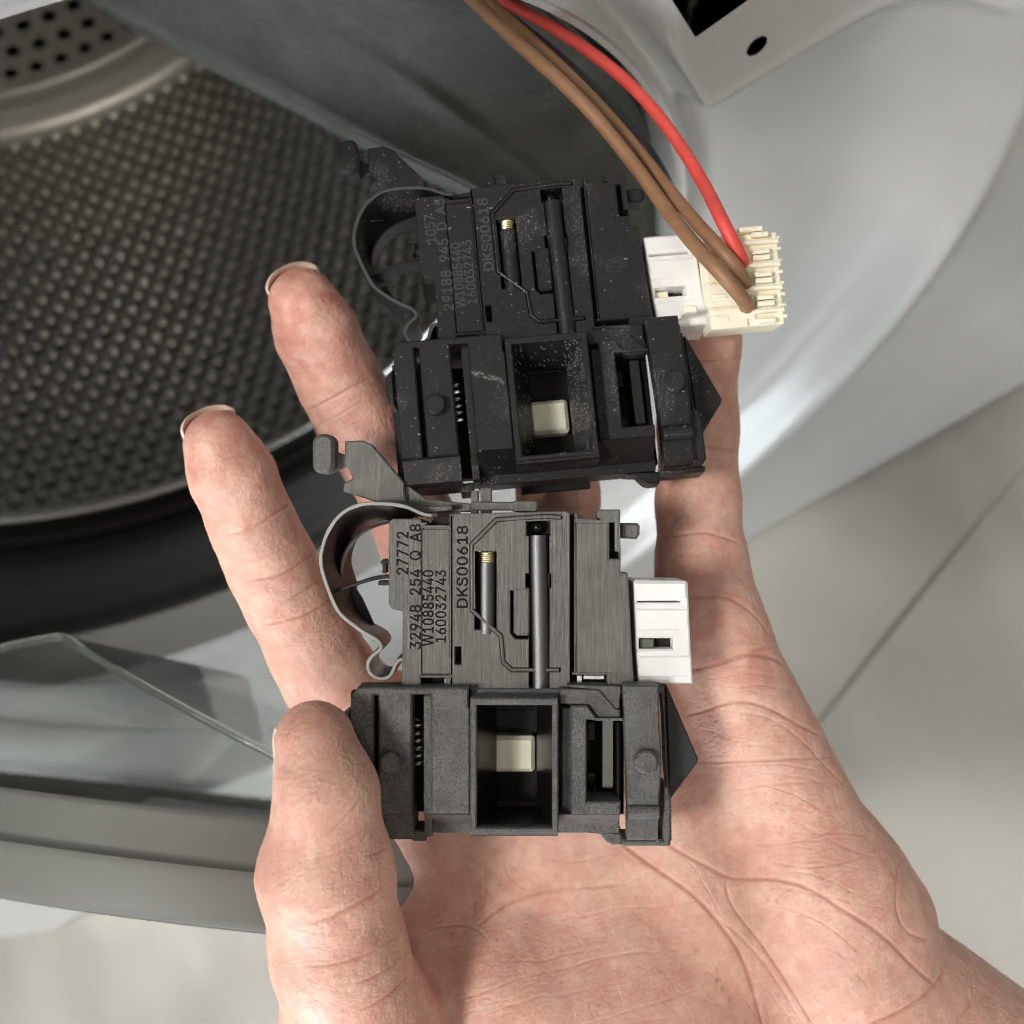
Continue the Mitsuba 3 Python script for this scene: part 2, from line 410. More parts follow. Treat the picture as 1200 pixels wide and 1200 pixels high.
g = np.array([[unproject(*c) for c in r_] for r_ in rows])
n1, n2 = g.shape[:2]
i, j = np.meshgrid(np.arange(n1 - 1), np.arange(n2 - 1), indexing='ij')
q = np.stack([i * n2 + j, i * n2 + j + 1, (i + 1) * n2 + j + 1, (i + 1) * n2 + j], -1).reshape(-1, 4)
fl = trimesh.Trimesh(g.reshape(-1, 3), np.vstack([q[:, [0, 1, 2]], q[:, [0, 2, 3]]]), process=False)
bk = fl.copy(); bk.vertices = bk.vertices + ROT.T @ np.array([0, -.5, -2.6]); bk.invert()
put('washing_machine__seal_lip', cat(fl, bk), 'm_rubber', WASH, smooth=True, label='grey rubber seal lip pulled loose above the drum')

# the open door: glass bowl on a grey ring
PHI, RO = math.radians(34), 150.0
ax, hz = np.array([math.sin(PHI), math.cos(PHI), 0]), np.array([math.cos(PHI), -math.sin(PHI), 0])
DC = unproject(110, 931, 268) - np.array([0, 0, RO])


def door_place(m):
    v = np.array(m.vertices); m = m.copy(); m.vertices = DC + v[:, [0]] * hz + v[:, [1]] * ax + v[:, [2]] * np.array([0, 0, 1.0]); return m


import manifold3d as m3
prof = [(.0, -3), (147.5, -3), (146, 1), (143.2, 5), (135.0, 37), (133.2, 40.6), (130, 42.6), (126, 43.4), (70, 44.6), (0, 45)]
bowl_m = m3.Manifold.revolve(m3.CrossSection([np.array(prof)]), 320)
for nrm, off in (((-.366, -.075, -1), -38.4), ((.186, 0, -1), -46.0)):
    L_n = float(np.linalg.norm(nrm)); bowl_m = bowl_m.trim_by_plane(tuple(np.array(nrm) / L_n), off / L_n)
bm = bowl_m.to_mesh()
bv, bf = np.array(bm.vert_properties[:, :3], float)[:, [0, 2, 1]], np.array(bm.tri_verts)[:, ::-1]
whole = trimesh.Trimesh(bv, bf, process=True)
keep_f = whole.triangles_center[:, 1] > -2.5
bowl = trimesh.Trimesh(whole.vertices, whole.faces[keep_f], process=False)
sharp = whole.face_adjacency_edges[whole.face_adjacency_angles > math.radians(14)]
sharp = sharp[(whole.vertices[sharp][:, :, 1].min(1) > 6)]
mat('m_glass', {'type': 'thindielectric', 'int_ior': 1.52, 'specular_transmittance': rgb(.86, .885, .87)}, two=False)
mat('m_glass_edge', {'type': 'dielectric', 'int_ior': 1.5, 'specular_transmittance': rgb(.90, .93, .915)}, two=False)
put('washing_machine__door__glass_bowl', door_place(bowl), 'm_glass', WASH, smooth=12)
ev = whole.vertices[np.unique(sharp)]; ev = ev[np.hypot(ev[:, 0], ev[:, 2]) > 118]
ev = ev[np.argsort(np.arctan2(ev[:, 2], ev[:, 0]))]
ring_a = np.arctan2(ev[:, 2], ev[:, 0]); th_ = np.linspace(-np.pi, np.pi, 241)
edge_c = np.stack([np.interp(th_, ring_a, ev[:, k_], period=2 * np.pi) for k_ in range(3)], 1)
put('washing_machine__door__bowl_edge', door_place(tube(edge_c, 1.15, 12, caps=False)), 'm_glass_edge', WASH, smooth=40)
ringp = [(138, -8.5), (147.5, -8.5), (148.5, -3), (150, -1), (151, -2.5), (151.2, -11), (152.2, -12.4), (153.6, -13.2), (154, -15), (154, -24), (153, -26), (148, -27), (140, -26.5), (136, -24), (136, -11), (138, -8.5)]
put('washing_machine__door__ring', door_place(lathe(ringp, 200)), 'm_doorframe', WASH, smooth=35)

# floor: pale stone tiles with narrow joints
j0, j1 = onto_z(968, 832, -FLOOR), onto_z(1200, 541, -FLOOR)
print('joint dir', j0, j1, math.degrees(math.atan2(*(j1 - j0)[1::-1])))
jd = (j1 - j0) / np.linalg.norm(j1 - j0); jn = np.array([-jd[1], jd[0], 0])


def stone(p, n, uv):
    a = mikit.fbm(p.x * 5 + 3, p.y * 5, 0, 4); b = mikit.fbm(p.x * 22, p.y * 9, 4, 3)
    return mikit.mix((.25, .237, .208), (.46, .445, .40), mikit.smoothstep(.28, .72, a * .65 + b * .35))


mat('m_tile', {'type': 'principled', 'base_color': mikit.proc(stone), 'roughness': .32, 'specular': .45})
mat('m_grout', pr((.40, .37, .325), .9, .2))
fl = trimesh.creation.box(bounds=[[-6000, -6000, -FLOOR - 30], [6000, 6000, -FLOOR - 3]])
put('floor', fl, 'm_grout', WASH, smooth=False, label='pale grey stone tile floor below the washing machine', kind='structure')
TS = 600
for a in range(-3, 3):
    for b in range(-3, 3):
        c = j0 + jd * ((a + .5) * TS - 180) + jn * ((b + .5) * TS)
        t_ = solid(Polygon([(-TS / 2 + 1.6, -TS / 2 + 1.6), (TS / 2 - 1.6, -TS / 2 + 1.6), (TS / 2 - 1.6, TS / 2 - 1.6), (-TS / 2 + 1.6, TS / 2 - 1.6)]), -4, 0, .8)
        v = np.array(t_.vertices); t_.vertices = c + v[:, [0]] * jd + v[:, [1]] * jn + v[:, [2]] * np.array([0, 0, 1.0])
        put('floor__tile', t_, 'm_tile', WASH, smooth=False)

# ------------------------------------------------------------------ the hand
def to_cone(p, a, b, ra, rb):
    d = b - a; L2 = d @ d
    t = np.clip(((p - a) @ d) / L2, 0, 1)
    return np.linalg.norm(p - a - t[..., None] * d, axis=-1) - (ra + (rb - ra) * t)


def smin(a, b, k):
    h = np.maximum(k - np.abs(a - b), 0) / k
    return np.minimum(a, b) - h * h * k * .25


def joint(px, py, z, r): return np.r_[PX(px, py, z), r]


FINGERS = {
    'index': [joint(257, 522, -17, 7.5), joint(272, 556, -19.2, 8.75), joint(292, 606, -23, 8.7), joint(303, 630, -24.8, 8.75), joint(318, 662, -27, 9.5), joint(334, 697, -29.4, 9.15), joint(345, 716, -30.3, 9.25), joint(368, 760, -32, 10.2), joint(390, 800, -33, 10.5), joint(465, 870, -35, 11.5)],
    'middle': [joint(355, 355, -24, 7.5), joint(371, 390, -28, 8.9), joint(392, 436, -33, 8.95), joint(402, 456, -35.5, 9.0), joint(420, 490, -39, 9.7), joint(445, 530, -43, 9.7), joint(500, 640, -42, 10.3), joint(555, 780, -36, 12)],
    'ring': [joint(632, 345, -51, 7.8), joint(640, 450, -53, 8.8), joint(654, 580, -51, 9.6), joint(660, 670, -44, 10), joint(668, 770, -36.5, 12)],
    'little': [joint(838, 335, -44, 7.6), joint(822, 410, -46, 8.7), joint(818, 500, -47, 9.2), joint(818, 590, -46, 9.7), joint(822, 660, -42, 10.4), joint(828, 735, -37, 12.6)],
    'thumb': [joint(369, 869, 8, 7.7), joint(383, 932, 9, 9.2), joint(382, 1022, 7, 12.3), joint(396, 1110, 2, 12.6), joint(420, 1200, -8, 15), joint(500, 1330, -22, 18)],
}
PALM = [[joint(465, 865, -35, 11.3), joint(705, 1250, -41, 16)], [joint(555, 780, -36, 12), joint(800, 1230, -41, 17)], [joint(668, 770, -36.5, 12), joint(900, 1200, -41.5, 17)],
        [joint(828, 735, -37, 12.3), joint(950, 1010, -41, 16.8), joint(1003, 1084, -42.5, 18.3)], [joint(975, 1045, -37, 16.5), joint(980, 1120, -37, 17)],
        [joint(590, 1165, -31, 17.5), joint(780, 1230, -35, 22)], [joint(590, 1165, -31, 17.5), joint(520, 1330, -26, 19)], [joint(505, 1098, -32, 9.5), joint(470, 1200, -22, 12)], [joint(700, 1120, -36, 16), joint(800, 1230, -38, 20)],
        [joint(660, 1330, -34, 24), joint(900, 1330, -44, 26)], [joint(1000, 1172, -52, 26.5), joint(1500, 1530, -64, 27)], [joint(900, 1260, -50, 26), joint(1350, 1620, -64, 27)]]
h = .95
lo, hi = np.array([-86., -150, -96]), np.array([150., 62, 26])
ns = np.ceil((hi - lo) / h).astype(int)
gx, gy, gz = [lo[k] + h * np.arange(ns[k]) for k in range(3)]
P = np.stack(np.meshgrid(gx, gy, gz, indexing='ij'), -1).astype(np.float32)


def chain(js, k):
    f = np.full(P.shape[:3], 60.0, np.float32)
    for a, b in zip(js[:-1], js[1:]):
        m0 = np.minimum(a[:3] - a[3], b[:3] - b[3]) - 14; m1 = np.maximum(a[:3] + a[3], b[:3] + b[3]) + 14
        i0 = np.clip(((m0 - lo) / h).astype(int), 0, ns); i1 = np.clip(((m1 - lo) / h).astype(int) + 1, 0, ns)
        s = tuple(slice(u, w) for u, w in zip(i0, i1))
        f[s] = smin(f[s], to_cone(P[s], a[:3].astype(np.float32), b[:3].astype(np.float32), a[3], b[3]), k)
    return f


body = chain(PALM[0], 2)
for c in PALM[1:4]: body = smin(body, chain(c, 2), 11)
for c in PALM[4:10]: body = smin(body, chain(c, 2), 7)
for c in PALM[10:]: body = smin(body, chain(c, 2), 6)
field = body
for name in ('index', 'middle', 'ring', 'little'): field = np.minimum(field, smin(body, chain(FINGERS[name], 3), 6))
field = smin(field, chain(FINGERS['thumb'], 4), 3.2)


def surface_nets(F, origin, h):
    ins = F < 0
    n = np.array(F.shape)
    c = np.zeros(n - 1, np.int8)
    offs = [(a, b, d) for a in (0, 1) for b in (0, 1) for d in (0, 1)]
    sl = lambda o: tuple(slice(x, x + m - 1) for x, m in zip(o, n))
    for o in offs: c += ins[sl(o)]
    act = (c > 0) & (c < 8)
    ids = np.full(n - 1, -1); idx = np.argwhere(act); ids[act] = np.arange(len(idx))
    acc = np.zeros((len(idx), 3)); cnt = np.zeros(len(idx))
    for o in offs:
        for k in range(3):
            if o[k]: continue
            o2 = list(o); o2[k] = 1
            fa = F[tuple((idx + o).T)]; fb = F[tuple((idx + o2).T)]
            x = (fa < 0) != (fb < 0)
            t = np.where(x, fa / np.where(x, fa - fb, 1), 0)
            p = np.array(o, float)[None].repeat(len(idx), 0); p[:, k] += t
            acc[x] += p[x]; cnt += x
    V = origin + h * (idx + acc / np.maximum(cnt, 1)[:, None])
    faces = []
    for k in range(3):
        a, b = [(1, 2), (2, 0), (0, 1)][k]
        s0 = [slice(None)] * 3; s1 = [slice(None)] * 3
        s0[k] = slice(0, -1); s1[k] = slice(1, None)
        cr = np.argwhere(ins[tuple(s0)] != ins[tuple(s1)])
        ok = (cr[:, a] > 0) & (cr[:, b] > 0) & (cr[:, a] < n[a] - 1) & (cr[:, b] < n[b] - 1)
        cr = cr[ok]
        ea = np.zeros(3, int); ea[a] = 1; eb = np.zeros(3, int); eb[b] = 1
        quad = np.stack([ids[tuple((cr - ea - eb).T)], ids[tuple((cr - eb).T)], ids[tuple(cr.T)], ids[tuple((cr - ea).T)]], 1)
        flip = ~ins[tuple(cr.T)]
        quad[flip] = quad[flip][:, ::-1]
        faces.append(quad)
    q = np.vstack(faces)
    return V, q


V, Q = surface_nets(field, lo, h)
del P, field, body


def vnormals(v, f):
    n = np.zeros_like(v); fn = np.cross(v[f[:, 1]] - v[f[:, 0]], v[f[:, 2]] - v[f[:, 0]])
    for k in range(3): np.add.at(n, f[:, k], fn)
    return n / np.maximum(np.linalg.norm(n, axis=1, keepdims=True), 1e-12)


def relax(v, f, it):
    import scipy.sparse as sp
    e = np.vstack([f[:, [0, 1]], f[:, [1, 2]], f[:, [2, 0]]])
    A = sp.coo_matrix((np.ones(len(e) * 2), (np.r_[e[:, 0], e[:, 1]], np.r_[e[:, 1], e[:, 0]])), shape=(len(v),) * 2).tocsr(); A.data[:] = 1
    d = np.asarray(A.sum(1)).ravel()
    for i in range(it):
        for lam in (.55, -.57): v = v + lam * ((A @ v) / d[:, None] - v)
    return v


tri = np.vstack([Q[:, [0, 1, 2]], Q[:, [0, 2, 3]]])
V = relax(V, tri, 6)
from scipy.spatial import cKDTree
# creases: polylines on the palm side, laid on the surface; (photo pixels, half width mm, depth mm)
CREASES = [
    ([(362, 1081), (385, 1076), (406, 1066), (432, 1052), (455, 1034)], .9, .75), ([(379, 981), (405, 958), (428, 930)], .5, .28), ([(394, 990), (418, 978), (440, 962)], .5, .28),
    ([(425, 1004), (440, 1000), (457, 989)], .5, .40), ([(358, 1132), (400, 1128), (430, 1118), (470, 1092)], .6, .32), ([(413, 1153), (450, 1138), (476, 1116)], .6, .38),
    ([(425, 1184), (455, 1166), (486, 1138)], .8, .55), ([(366, 1042), (410, 1036), (446, 1022)], .4, .18), ([(350, 1010), (390, 1000), (430, 985)], .35, .12), ([(380, 950), (398, 938), (412, 920)], .35, .16),
    ([(264, 626), (282, 624), (301, 615), (325, 601), (346, 585)], .8, .50), ([(287, 680), (308, 678), (328, 673), (352, 660), (376, 645)], .8, .50), ([(330, 707), (352, 695), (382, 676)], .7, .5), ([(306, 732), (330, 728), (352, 722), (388, 703)], .7, .42),
    ([(290, 655), (320, 648), (352, 630)], .5, .16), ([(252, 601), (280, 596), (312, 584)], .4, .10), ([(298, 690), (330, 684), (362, 668)], .4, .15), ([(315, 760), (350, 752), (390, 738)], .4, .12),
    ([(352, 484), (371, 476), (395, 464), (420, 450), (440, 440)], .7, .45), ([(362, 502), (390, 490), (425, 470)], .5, .26), ([(372, 520), (400, 505), (432, 488)], .4, .18),
    ([(790, 424), (827, 423), (850, 422), (872, 419)], .6, .35), ([(785, 522), (822, 522), (850, 527), (872, 530)], .7, .45), ([(790, 535), (825, 537), (868, 541)], .5, .22), ([(764, 626), (790, 628), (815, 624), (845, 628), (872, 640)], .7, .42),
    ([(770, 640), (800, 650), (830, 648)], .5, .2), ([(775, 560), (820, 566), (868, 566)], .4, .12), ([(610, 590), (650, 594), (700, 590)], .5, .2),
    ([(790, 700), (815, 700), (850, 700), (878, 716), (900, 742)], .8, .5), ([(790, 792), (818, 784), (848, 776), (872, 768), (900, 770), (932, 782)], 1.0, .65), ([(870, 768), (890, 760), (908, 757)], .7, .4),
    ([(800, 838), (831, 831), (860, 823), (890, 826), (920, 840), (950, 856), (985, 864)], .8, .45), ([(900, 842), (935, 864), (975, 905), (1010, 930)], .6, .25), ([(800, 893), (850, 893), (920, 890), (1000, 884)], .6, .3), ([(850, 930), (920, 918), (1000, 920)], .5, .16),
    ([(726, 985), (760, 1012), (795, 1036), (820, 1056), (845, 1085), (864, 1112), (880, 1150), (894, 1200), (905, 1250)], 1.0, .8), ([(776, 982), (800, 1000), (830, 1016), (855, 1028), (895, 1030), (940, 1038), (985, 1064), (1038, 1100), (1070, 1132), (1098, 1154)], .9, .55),
    ([(852, 1028), (858, 1060), (880, 1090), (905, 1125), (930, 1165), (955, 1205)], .7, .45), ([(830, 1070), (870, 1100), (910, 1150), (940, 1200)], .6, .28), ([(1116, 1085), (1117, 1110), (1106, 1140), (1085, 1165), (1056, 1185), (1010, 1205)], 1.1, .9), ([(1060, 1000), (1050, 1060), (1058, 1085), (1090, 1100)], .8, .35),
    ([(556, 1090), (575, 1072), (605, 1056), (640, 1046), (690, 1040), (730, 1036)], .7, .35), ([(500, 1090), (530, 1084), (560, 1090), (575, 1110)], .7, .3), ([(880, 990), (940, 985), (1000, 960)], .6, .2), ([(900, 1010), (960, 1015), (1020, 1000)], .5, .16),
    ([(905, 1060), (960, 1080), (1010, 1120)], .5, .2), ([(565, 1000), (570, 1040), (560, 1085)], .5, .2), ([(540, 1000), (552, 1040), (556, 1082)], .5, .16), ([(590, 1000), (600, 1030), (640, 1046)], .4, .14), ([(620, 995), (660, 1010), (700, 1004)], .4, .12),
    ([(1130, 1120), (1140, 1160), (1120, 1200)], .6, .3), ([(930, 960), (985, 990), (1045, 1010)], .5, .16)]
for q_ in range(15):                               # fine lines across the ball of the thumb
    y0 = 1092 + q_ * 13 + rng.uniform(-5, 5); x0 = 540 + rng.uniform(-25, 90)
    n_ = 7; xs_ = np.linspace(x0, x0 + rng.uniform(90, 250), n_)
    CREASES.append(([(x, y0 - (x - x0) * .22 + 7 * math.sin(x / 60 + q_) + rng.uniform(-2, 2)) for x in xs_], .34, rng.uniform(.09, .2)))
for q_ in range(22):                               # and the short ones down it and over the palm
    x0, y0 = rng.uniform(540, 1000), rng.uniform(1000, 1190); L = rng.uniform(40, 130); a = math.radians(rng.choice([72, 50, 40]) + rng.uniform(-10, 10))
    CREASES.append(([(x0 + L * t * math.cos(a) + 4 * math.sin(3 * t + q_), y0 + L * t * math.sin(a)) for t in np.linspace(0, 1, 6)], .3, rng.uniform(.07, .16)))
for fx, fy, dx, dy in ((285, 650, .5, 1), (325, 720, .5, 1), (400, 480, .5, 1), (815, 560, .05, 1), (820, 470, .05, 1), (820, 600, 0, 1), (385, 1000, .1, 1), (380, 1070, .1, 1)):
    for q_ in range(5):
        x0, y0 = fx + rng.uniform(-38, 38), fy + rng.uniform(-40, 40); L = rng.uniform(18, 55)
        CREASES.append(([(x0 + dx * L * t, y0 + dy * L * t) for t in np.linspace(0, 1, 5)], .28, rng.uniform(.06, .13)))

for q_ in range(26):                               # wavy lines over the outer edge of the palm
    y0 = 745 + q_ * 13 + rng.uniform(-4, 4); x0 = 815 + rng.uniform(-10, 60) + max(0, q_ - 8) * 4; L = rng.uniform(50, 170)
    CREASES.append(([(x0 + L * t, y0 + 10 * math.sin(2.2 * t + q_ * .8) + rng.uniform(-1.5, 1.5) + 14 * t * t) for t in np.linspace(0, 1, 7)], .34, rng.uniform(.08, .2)))
for q_ in range(34):                               # short scattered lines between the big folds
    x0, y0 = rng.uniform(500, 1030), rng.uniform(1000, 1195); L = rng.uniform(25, 80); a = math.radians(rng.uniform(-35, 75))
    CREASES.append(([(x0 + L * t * math.cos(a) + 3 * math.sin(4 * t + q_), y0 + L * t * math.sin(a)) for t in np.linspace(0, 1, 5)], .26, rng.uniform(.06, .13)))
N = vnormals(V, tri)
fr = np.where(N[:, 2] > .05)[0]
sc_ = FOC / (HELD - V[fr, 2])
fpx = np.stack([600 + V[fr, 0] * sc_, 600 - V[fr, 1] * sc_], 1)
o_ = np.argsort(-V[fr, 2])
ftree = cKDTree(fpx)


def on_skin(pts):
    pts = np.asarray(pts, float)
    if len(pts) > 2:
        from scipy.interpolate import CubicSpline
        s = np.r_[0, np.cumsum(np.linalg.norm(np.diff(pts, axis=0), axis=1))]
        pts = CubicSpline(s, pts)(np.linspace(0, s[-1], max(8, int(s[-1] / 2))))
    out = []
    for p, near in zip(pts, ftree.query_ball_point(pts, 9)):
        if not near: continue
        k = fr[near]; z = V[k, 2].max()
        k = k[V[k, 2] > z - 4]
        out.append(PX(p[0], p[1], float(np.mean(V[k, 2]))))
    return np.array(out) if len(out) > 1 else None


m1 = trimesh.Trimesh(V, tri, process=False)
V, tri = trimesh.remesh.subdivide(V, tri)
N = vnormals(V, tri)
fc = V[tri].mean(1); fn_ = np.cross(V[tri[:, 1]] - V[tri[:, 0]], V[tri[:, 2]] - V[tri[:, 0]]); fn_ /= np.linalg.norm(fn_, axis=1, keepdims=True)
fs = FOC / (HELD - fc[:, 2])
seen = (fn_[:, 2] > -.3) & (np.abs(fc[:, 0] * fs) < 630) & (np.abs(fc[:, 1] * fs) < 630)
V, tri = trimesh.remesh.subdivide(V, tri, face_index=np.where(seen)[0])
N = vnormals(V, tri)
disp = np.zeros(len(V)); crease = np.zeros(len(V))
vt = cKDTree(V)
for pts, w, d in CREASES:
    c = on_skin(pts)
    if c is None: continue
    dense = np.vstack([c[:-1] + (c[1:] - c[:-1]) * t for t in (0, .34, .67)] + [c[-1:]])
    near = np.unique(np.concatenate([np.array(x, int) for x in vt.query_ball_point(dense, 3.2 * w + .3)]))
    dist, k = cKDTree(dense).query(V[near])
    fade = np.clip(np.minimum(np.linalg.norm(dense[k] - c[0], axis=1), np.linalg.norm(dense[k] - c[-1], axis=1)) / 3.0, 0, 1) * .85 + .15
    ww = w * .50
    g = np.exp(-(dist / ww) ** 2) * fade
    disp[near] += -d * g * (.66 if d < .5 else .50) + d * .05 * np.exp(-((dist - 2.2 * w) / w) ** 2) * fade
    crease[near] = np.maximum(crease[near], g * min(.85, d * 1.6))
Vn = V.copy()
f1 = meshkit.fbm(Vn / 7.0, 3, 3) - .5; f2 = meshkit.noise(Vn / 1.6, 5) - .5
# the net of fine skin lines: the borders between small cells stretched across the palm
warp = Vn + 1.1 * np.stack([meshkit.noise(Vn / 3.5, 41), meshkit.noise(Vn / 3.5, 42), meshkit.noise(Vn / 3.5, 43)], 1)


def net(points, cell, stretch):
    A = np.array([[math.cos(.35), math.sin(.35), 0], [-math.sin(.35), math.cos(.35), 0], [0, 0, 1]]).T / np.array(stretch)
    s = points @ A
    box0, box1 = s.min(0) - 2, s.max(0) + 2
    seeds = box0 + (box1 - box0) * np.random.default_rng(3).random((int(np.prod(box1 - box0) / cell ** 3), 3))
    keep_ = cKDTree(s[::7]).query(seeds, distance_upper_bound=1.2 * cell)[0] < 1.2 * cell
    d, _ = cKDTree(seeds[keep_]).query(s, k=2)
    return 1 - sm(0, .30 * cell, d[:, 1] - d[:, 0])


n1 = net(warp, 1.25, (1.7, .8, 1.0)); n2 = net(warp + 5, .8, (.8, 1.5, 1.0))
ridges = np.sin((Vn[:, 0] * .45 + Vn[:, 1] * 1.0 + 2.4 * meshkit.noise(Vn / 9, 44)) * 2 * np.pi / .62)
lines = np.clip(.65 * n1 + .40 * n2, 0, 1) * (.45 + .9 * meshkit.fbm(Vn / 11, 2, 45))
V = V + N * (disp + .55 * f1 + .09 * f2 - .10 * lines + .013 * ridges)[:, None]
N = vnormals(V, tri)


# skin colour: blotches of pink and yellow, redder finger ends and folds; shade painted on thumb tip, upper fingers and folds
def near_of(p, r): return np.exp(-(np.linalg.norm(Vn - p, axis=1) / r) ** 2)


red = .45 * meshkit.fbm(Vn / 9.0, 4, 11) + .55 * meshkit.fbm(Vn / 3.2, 3, 12) - .5
tips = sum(near_of(FINGERS[k][0][:3], 13) for k in ('index', 'middle', 'ring', 'little')) + .7 * near_of(FINGERS['thumb'][0][:3] + [2, 4, 0], 13)
palm_hot = near_of(PX(560, 1040, -26), 16) * .6 + near_of(PX(840, 720, -26), 14) * .5 + near_of(PX(890, 950, -26), 16) * .35 + near_of(PX(430, 1100, 8), 12) * .4
up_shade = sm(-5, 45, Vn[:, 1])  # shade over the upper fingers, painted as redder, darker skin
t_red = np.clip(.24 + 1.6 * red + .50 * tips + .5 * palm_hot + .42 * up_shade, 0, 1)[:, None]
pale = np.clip(2.6 * (meshkit.fbm(Vn / 2.4, 3, 21) - .5) + 1.6 * (meshkit.fbm(Vn / 8, 2, 22) - .5) + .38, 0, 1)[:, None]
base = np.array([.610, .348, .266]); redc = np.array([.515, .222, .170]); palec = np.array([.690, .455, .355])
col = base * (1 - t_red) + redc * t_red
col = col * (1 - .5 * pale) + palec * .5 * pale
col *= 1 + (.30 * lines * (meshkit.noise(Vn / 6, 46) - .45))[:, None]
col *= 1 - .36 * np.clip(crease, 0, 1)[:, None] * np.array([.55, 1.0, 1.05])  # folds are redder skin, also darkened for the shade inside them
col *= (1 + .10 * (meshkit.noise(Vn / .55, 51) - .5) + .10 * (meshkit.fbm(Vn / 1.3, 2, 52) - .5))[:, None]
brown = near_of(PX(398, 862, 16), 10)[:, None] * .62  # shaded side of the thumb tip, painted as browner skin
col = col * (1 - brown) + np.array([.36, .20, .14]) * brown
for mx, my, ml in ((842, 1152, 6), (848, 1162, 5), (856, 1172, 5), (818, 1120, 4), (905, 1062, 4), (915, 1064, 4), (960, 1056, 3), (700, 1165, 3), (425, 1162, 3)):
    k_ = (np.exp(-((Vn[:, 0] - PX(mx, my, -22)[0]) / (.10 * ml)) ** 2 - ((Vn[:, 1] - PX(mx, my, -22)[1]) / .42) ** 2) * (N[:, 2] > .2))[:, None]
    col = col * (1 - .42 * k_) + np.array([.20, .12, .08]) * .42 * k_
vein = np.exp(-((meshkit.fbm(Vn / 12, 3, 31) - .5) / .03) ** 2)[:, None] * .10
col = col * (1 - vein) + np.array([.50, .40, .40]) * vein


def skin_lines(p, n, uv):
    x, y, z = hand_xyz(p)
    wx, wy = x + 1.2 * mikit.noise(x * .4, y * .4, z * .4), y + 1.2 * mikit.noise(x * .4 + 9, y * .4, z * .4)
    a1_, b1_, _ = mikit.voronoi(wx * 1.25 + z * .5, wy * 1.0 + z * .4)
    rid = dr.sin((wx * .5 + wy + 2.2 * mikit.noise(x * .12, y * .12, z * .12)) * 11.0) * .16
    cells = mikit.smoothstep(.0, .22, b1_ - a1_)
    return cells * .55 + rid + mikit.noise(x * 5, y * 5, z * 5) * .30


mat('m_skin', bump({'type': 'principled', 'base_color': {'type': 'mesh_attribute', 'name': 'vertex_color'}, 'roughness': .46, 'specular': .42, 'sheen': .25, 'sheen_tint': .6}, skin_lines, .00005, 6e-5))
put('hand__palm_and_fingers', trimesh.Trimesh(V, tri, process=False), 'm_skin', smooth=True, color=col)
labels['hand'] = {'label': 'open left hand with spread fingers holding two black door locks', 'category': 'hand'}


def nail(tip, prev, dorsal, W, L, lift, ahead):
    a = tip[:3] - prev[:3]; ln = np.linalg.norm(a); a /= ln
    d = np.array(dorsal, float); d -= a * (d @ a); d /= np.linalg.norm(d); l = np.cross(a, d)
    us, vs = np.linspace(-1, 1, 25), np.linspace(0, 1, 22)
    out = []
    for th in (0, -.55):
        g = []
        for v_ in vs:
            for u in us:
                end = 1 - .20 * (abs(u) ** 2.4) if v_ > .5 else 1
                s = (v_ - 1) * L + L * (end - 1) * max(0, (v_ - .5) * 2) + ahead
                ang = u * 1.18
                bend = -.055 * max(0, s) ** 2 - .010 * (s - 0) ** 2 * (s > 0)
                g.append(tip[:3] + a * s + l * (W + th) * math.sin(ang) + d * ((tip[3] + max(0, -s) / ln * (prev[3] - tip[3]) + lift + th) * math.cos(ang) + bend))
        out.append(np.array(g))
    n1_, n2_ = len(vs), len(us)
    i, j = np.meshgrid(np.arange(n1_ - 1), np.arange(n2_ - 1), indexing='ij')
    q = np.stack([i * n2_ + j, i * n2_ + j + 1, (i + 1) * n2_ + j + 1, (i + 1) * n2_ + j], -1).reshape(-1, 4)
    n_ = n1_ * n2_
    e = np.r_[np.arange(n2_), np.arange(1, n1_) * n2_ + n2_ - 1, n_ - 2 - np.arange(n2_ - 1), np.arange(n1_ - 2, 0, -1) * n2_]
    e2 = np.roll(e, -1)
    m = trimesh.Trimesh(np.vstack(out), np.vstack([q[:, [0, 1, 2]], q[:, [0, 2, 3]], q[:, [0, 2, 1]] + n_, q[:, [0, 3, 2]] + n_, np.stack([e, e + n_, e2 + n_], 1), np.stack([e, e2 + n_, e2], 1)]), process=False)
    if m.volume < 0: m.invert()
    return m


F_ = FINGERS
put('hand__fingernail', nail(F_['index'][0], F_['index'][1], (-.42, .10, -.9), 6.6, 12, .15, 8.15), 'm_nail', smooth=50)
put('hand__fingernail', nail(F_['middle'][0], F_['middle'][1], (-.25, .25, -.95), 6.6, 12, .15, 8.15), 'm_nail', smooth=50)
put('hand__fingernail', nail(F_['thumb'][0], F_['thumb'][1], (-1, .02, -.10), 6.2, 15, .35, 4.6), 'm_nail', smooth=50)

# ------------------------------------------------------------------ the two door locks
def dt(s, x_left, x_right, y_start, y_end, z):
    """Lettering reading up the lock: capitals between px x_left..x_right, from px y_start (first letter) to y_end."""
    m = meshkit.text_mesh(s, 2.0, .06, bold=True)
    v = np.array(m.vertices)
    k = (HELD - z) / FOC
    v[:, 0] *= abs(y_start - y_end) * k / v[:, 0].max()
    v[:, 1] *= (x_right - x_left) * k / 2.0
    m.vertices = np.stack([(x_right - 600) * k - v[:, 1], -(y_start - 600) * k + v[:, 0], z + v[:, 2] - .012], 1)
    return m


def helix(c0, c1, r, turns, wire, n=14):
    c0, c1 = np.array(c0, float), np.array(c1, float)
    a = (c1 - c0) / np.linalg.norm(c1 - c0); u = np.cross(a, [0, 0, 1.0]); u /= np.linalg.norm(u); w = np.cross(a, u)
    t = np.linspace(0, 1, int(turns * n))
    return tube(c0 + np.outer(t, c1 - c0) + r * (np.cos(t * turns * 2 * np.pi)[:, None] * u + np.sin(t * turns * 2 * np.pi)[:, None] * w), wire, 6)


